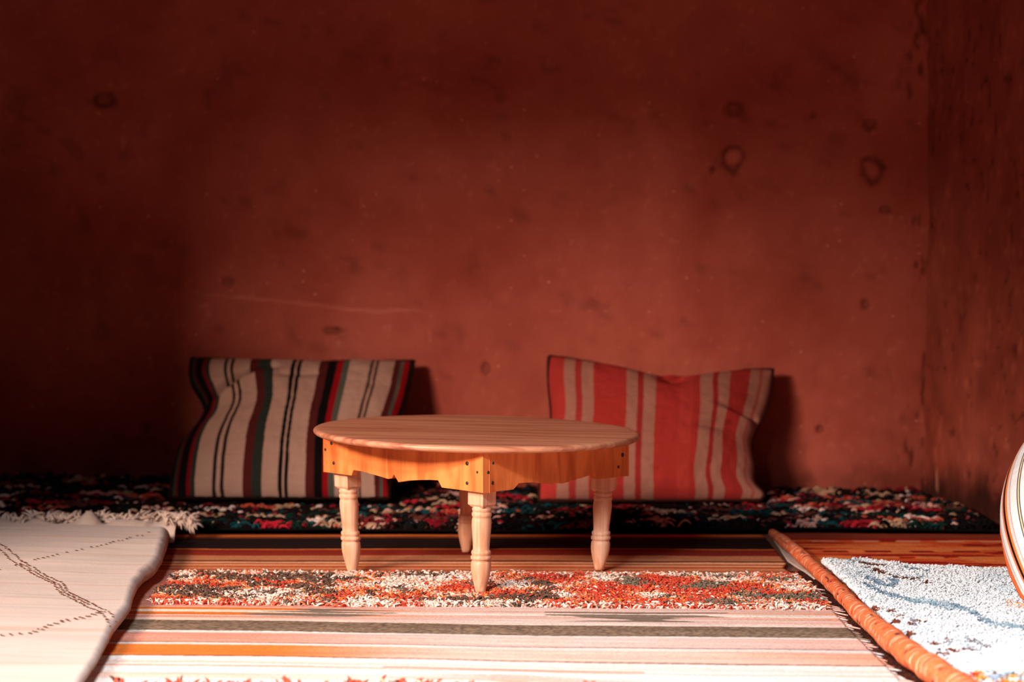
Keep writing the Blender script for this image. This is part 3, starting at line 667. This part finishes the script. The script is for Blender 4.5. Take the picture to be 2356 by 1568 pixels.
# ------------------------------------------------------------------ white shaggy rug on the orange one
def dist_poly(x, y, pts):
    d = np.full(x.shape, 9.0)
    for (a, b) in zip(pts[:-1], pts[1:]):
        ab = b-a; t = np.clip(((x-a[0])*ab[0]+(y-a[1])*ab[1])/(ab@ab), 0, 1)
        d = np.minimum(d, np.hypot(x-a[0]-t*ab[0], y-a[1]-t*ab[1]))
    return d
def build_white():
    root = empty('white_shaggy_rug', (1.1, 4.7, 0)); Zs = .048
    tag(root, 'thick white shaggy rug with blue grey and brown line pattern, on the orange rug', 'rug')
    def left(y): return np.maximum(np.interp(y, [3.5, 3.98, 4.2, 4.5, 4.7, 4.91, 5.07, 5.42], [.835, .812, .788, .767, .753, .744, .736, .735]), roll_right(y)+.008)
    def back(x): return np.interp(x, [.73, .80, .95, 1.2, 1.5], [5.42, 5.40, 5.28, 5.22, 5.18])+.006*np.sin(x*30)
    nu, nv = 60, 200
    ys = np.linspace(0, 1, nv)[:, None]*np.ones((1, nu)); us = np.linspace(0, 1, nu)[None]*np.ones((nv, 1))
    Y = 3.55+(back(.8+us*.7)-3.55)*ys; X = left(Y)+.005+(1.56-left(Y))*us; X = np.minimum(X, 1.235+(CORN[1]-Y)*.35-.08)
    slab('backing', X-1.1, Y-4.7, np.full(X.shape, .036), .008, np.tile(srgb(235, 232, 230), (nu*nv, 1)), M_yarn, root)
    L = lambda pts: [G(x, y, Zs)[:2] for x, y in pts]
    blue = [L([(1990, 1338), (2030, 1358), (2062, 1366), (2090, 1372), (2150, 1385)]), L([(2085, 1372), (2110, 1382), (2160, 1380), (2200, 1388), (2240, 1405), (2262, 1420), (2300, 1432), (2370, 1442)]),
            L([(1985, 1318), (2045, 1345), (2060, 1322)]), L([(2290, 1285), (2325, 1300)]), L([(2080, 1300), (2130, 1308)])]
    fat = [L([(2100, 1375), (2160, 1382), (2185, 1395), (2220, 1400)]), L([(2290, 1430), (2370, 1442)])]
    brn = [L([(1985, 1300), (2010, 1304), (2030, 1314)]), L([(2045, 1318), (2090, 1326), (2128, 1334)]), L([(1958, 1283), (2000, 1292), (2040, 1298)]), L([(2225, 1296), (2300, 1296)]), L([(2240, 1290), (2330, 1288)])]
    dots = [(2015, 1391), (2050, 1400), (2065, 1412), (2100, 1430), (2108, 1423), (2090, 1450), (2085, 1458), (2180, 1468), (2192, 1488), (2235, 1488), (2262, 1480), (2245, 1470), (2220, 1490), (2165, 1500), (2060, 1425), (2150, 1475)]
    rng = np.random.default_rng(21); n = 52000
    y = rng.uniform(3.75, 5.36, n); x = left(y)+(1.34-left(y))*rng.random(n)**1.0; k = y < back(x); x, y = x[k], y[k]; n = len(x)
    wx = x+.008*(fbm(x*45, y*45, 3)-.5)*2; wy = y+.02*(fbm(x*45, y*45, 4)-.5)*2
    col = np.tile(srgb(228, 228, 229), (n, 1))*(.90+.14*fbm(x*14, y*14, 8))[:, None]
    for p in blue:
        m = dist_poly(wx, wy, p) < .0095; col[m] = np.array(srgb(122, 142, 158))
    for p in fat:
        m = dist_poly(wx, wy, p) < .020; col[m] = col[m]*.35+np.array(srgb(140, 164, 176))*.65
    for p in brn:
        m = dist_poly(wx, wy, p) < .0085; col[m] = np.array(srgb(96, 52, 36))
    for i, (px, py) in enumerate(dots):
        g = G(px, py, Zs); m = np.hypot((wx-g[0]), (wy-g[1])*.45) < .0090; col[m] = np.array(srgb(120, 60, 44))
    g = G(2320, 1375+10, Zs)
    bl = (fbm(x*18, y*9, 44) > .66); col[bl] = col[bl]*.6+np.array(srgb(170, 190, 200))*.4
    pk = (np.hypot(x-G(2335, 1385, Zs)[0], (y-G(2335, 1385, Zs)[1])*.4) < .022) & (rng.random(n) < .6); col[pk] = np.array(srgb(226, 178, 150))
    bd = (y < 4.03-.10*(x-.85)+.03*(fbm(x*20, y*20, 46)-.5)) & (x > .83); rr2 = fbm(x*16, y*22, 47)
    pb = np.array([srgb(*c) for c in [(200, 60, 50), (215, 150, 70), (150, 165, 180), (240, 235, 230), (120, 60, 45)]])
    bi = np.clip(((rr2-.3)/.4*5).astype(int), 0, 4); col[bd] = pb[bi[bd]]
    P0 = np.stack([x, y, np.full(n, .0365)], 1); a = rng.uniform(0, 2*math.pi, n); ln = rng.uniform(.004, .012, n); el = sst(.05, .0, x-left(y))
    tip = np.stack([ln*np.cos(a)-.006*el*rng.random(n), ln*np.sin(a)-.008, rng.uniform(.004, .011, n)], 1)
    tip[:, 2] += .005*(fbm(x*25, y*25, 48)-.5)*2; nl = x-left(y) < .014; tip[nl, 0] = np.abs(tip[nl, 0])
    tufts('pile', P0, tip, .004, rng.uniform(.0020, .0034, n), col*rng.uniform(.9, 1.04, n)[:, None], M_shag, root)['kind'] = 'stuff'
build_white()

# ------------------------------------------------------------------ cream wool blanket on the left
def ZBY(y): return np.interp(y, [4.0, 5.8], [.047, .076])
def bh(x, y):
    fade = sst(0, .10, BY[1]-y)
    fo = .007*(fbm(x*1.2, y*6, 91)-.5)*2+.0025*(fbm(x*3+y*2, y*22, 92)-.5)*2
    return (ZBY(y)+fo+.008*np.sin(x*4+1))*(.35+.65*fade)
def build_blanket():
    root = empty('cream_blanket', (-1.2, 4.8, 0))
    tag(root, 'thick cream wool blanket with brown stitched diamond lines in the left foreground', 'blanket')
    nv = 420; ys = np.linspace(BY[0], BY[1], nv); nt_, nr = 150, 26
    rows = []; 
    for y in ys:
        xe = float(bx(y)); ht = float(bh(np.array(xe-.05), np.array(y)))-.015; r = ht/2
        xt = np.linspace(LX+.02, xe-r, nt_); zt_ = bh(xt, np.full(nt_, y)); bl = sst(xe-.16, xe-r, xt); zt_ = zt_*(1-bl)+(ht+.015)*bl
        a = np.linspace(math.pi/2, -math.pi*.46, nr)[1:]; xr_ = xe-r+r*np.cos(a)*1.0; zr = r+r*np.sin(a)
        xr_ = np.where(a < 0, xr_-.012*(-np.sin(a)), xr_)
        rows.append(np.stack([np.concatenate([xt, xr_]), np.full(nt_+nr-1, y), np.concatenate([zt_, zr+.0155])], 1))
    P = np.array(rows); nu = P.shape[1]
    P[..., 2] += .0012*(fbm(P[..., 0]*60, P[..., 1]*60, 95)-.5)
    # far edge turned down
    last = P[-1].copy(); e2_ = last.copy(); e2_[:, 1] += .015; e2_[:, 2] = np.maximum(e2_[:, 2]*.6, .0155); e3_ = last.copy(); e3_[:, 1] += .012; e3_[:, 2] = .0155
    P = np.concatenate([P, e2_[None], e3_[None]])
    V = P.reshape(-1, 3); c = np.array(srgb(196, 170, 158))*(.80+.34*fbm(V[:, 0]*3, V[:, 1]*30, 93))[:, None]
    faint = fbm(V[:, 0]*2, V[:, 1]*60, 97) > .62; c[faint] *= np.array([.92, .82, .76])
    mesh_np('wool_cloth', V-np.array(root.location), grid_faces(nu, len(P)), c, M_blanket, root)
    # stitched lines: rows of short slanting stitches
    lines = [([(-40, 1238), (0, 1264), (45, 1298), (75, 1312), (100, 1325), (135, 1340), (150, 1360), (200, 1383), (240, 1405), (258, 1425), (262, 1436)], .009, 3),
             ([(-30, 1322), (0, 1312), (50, 1300), (110, 1283), (180, 1266), (240, 1252), (300, 1236), (345, 1222)], .004, 1),
             ([(-30, 1470), (0, 1463), (70, 1455), (140, 1430), (200, 1418), (245, 1402)], .007, 2)]
    P0 = []; TP = []
    rng = np.random.default_rng(3)
    for pts, sp, rws in lines:
        W_ = np.array([G(x, y, .073-.024*min(1, max(0, (y-1203)/300)))[:2] for x, y in pts]); Ls = np.concatenate([[0], np.cumsum(np.linalg.norm(np.diff(W_, axis=0), axis=1))])
        s = np.arange(0, Ls[-1], .019)
        for rw in range(rws):
            for q_ in s:
                if rws == 1 and rng.random() < .18: continue
                if rw == 1 and rws == 3 and not .35 < q_/Ls[-1] < .8: continue
                x = np.interp(q_, Ls, W_[:, 0]); y = np.interp(q_, Ls, W_[:, 1]); dx = np.interp(q_+.01, Ls, W_[:, 0])-x; dy = np.interp(q_+.01, Ls, W_[:, 1])-y; l = math.hypot(dx, dy)+1e-9
                ox, oy = -dy/l*sp*(rw-(rws-1)/2), dx/l*sp*(rw-(rws-1)/2); x += ox+rng.normal(0, .0015); y += oy*1.6
                if x > bx(y)-.03 and False: continue
                z = float(bh(np.array(x), np.array(y)))
                xe = float(bx(y)); 
                ht = float(bh(np.array(xe-.05), np.array(y)))-.015; r_ = ht/2
                if x > xe-r_: z = .0155+r_+math.sqrt(max(0, r_**2-(x-(xe-r_))**2)) if x < xe else 0
                if z <= 0: continue
                P0.append((x-.004, y+.004, z+.0008)); TP.append((.0085+rng.normal(0, .001), -.009+rng.normal(0, .002), .0002))
    n = len(P0); col = np.tile(srgb(96, 52, 28), (n, 1))*rng.uniform(.7, 1.3, n)[:, None]
    tufts('stitching', np.array(P0), np.array(TP), .0012, .0011, col, M_yarn, root, 3)['kind'] = 'stuff'
    # ruffled selvedge and woolly fringe at the far end
    m = 500; t = np.linspace(0, 1, m); X = -1.66+(bedge[0, 0]+.012+1.66)*t; Yb = BY[1]-.02+.010*np.sin(X*9)
    nv2 = 16; rows = []
    ruf = fbm(X*7, X*0, 101); hgt = .040+.055*sst(.35, .7, ruf)
    for k in range(nv2):
        w_ = k/(nv2-1)
        y = Yb+.16*w_+.022*np.sin(X*38+w_*2)*w_; z = .022+hgt*np.sin(w_*2.4)*.9+.010*np.sin(X*55+w_*3)*w_
        rows.append(np.stack([X+.012*np.sin(X*31)*w_, y, z], 1))
    P = np.array(rows)
    slab('ruffled_edge', P[..., 0]+1.2, P[..., 1]-4.8, P[..., 2], .004, np.tile(srgb(226, 198, 182), (P.shape[0]*m, 1)), M_blanket, root)
    n = 900; ti = rng.random(n); x = -1.64+(bedge[0, 0]+.05+1.64)*ti; P0 = np.stack([x, BY[1]+.13+.02*np.sin(x*38)+rng.normal(0, .008, n), .045+.02*rng.random(n)], 1)
    tip = np.stack([rng.normal(0, .014, n), rng.uniform(.0, .035, n), rng.uniform(-.012, .018, n)], 1)
    tufts('fringe', P0, tip, .008, rng.uniform(.0025, .005, n), np.tile(srgb(228, 200, 184), (n, 1))*rng.uniform(.8, 1.1, n)[:, None], M_yarn, root)['kind'] = 'stuff'
    # knotted tassels at the corner
    for px, py in ((385, 1178), (412, 1182), (436, 1192)):
        g = W(px, py, BY[1]+.03); n = 26; a = rng.uniform(0, 2*math.pi, n)
        P0 = np.tile(g, (n, 1))+rng.normal(0, .004, (n, 3)); P0[:, 2] -= .012; tip = np.stack([.012*np.cos(a)+.006, .01*np.sin(a), rng.uniform(-.028, .012, n)], 1)
        tufts('tassel', P0, tip, .006, .0028, np.tile(srgb(226, 196, 178), (n, 1)), M_yarn, root)
build_blanket()
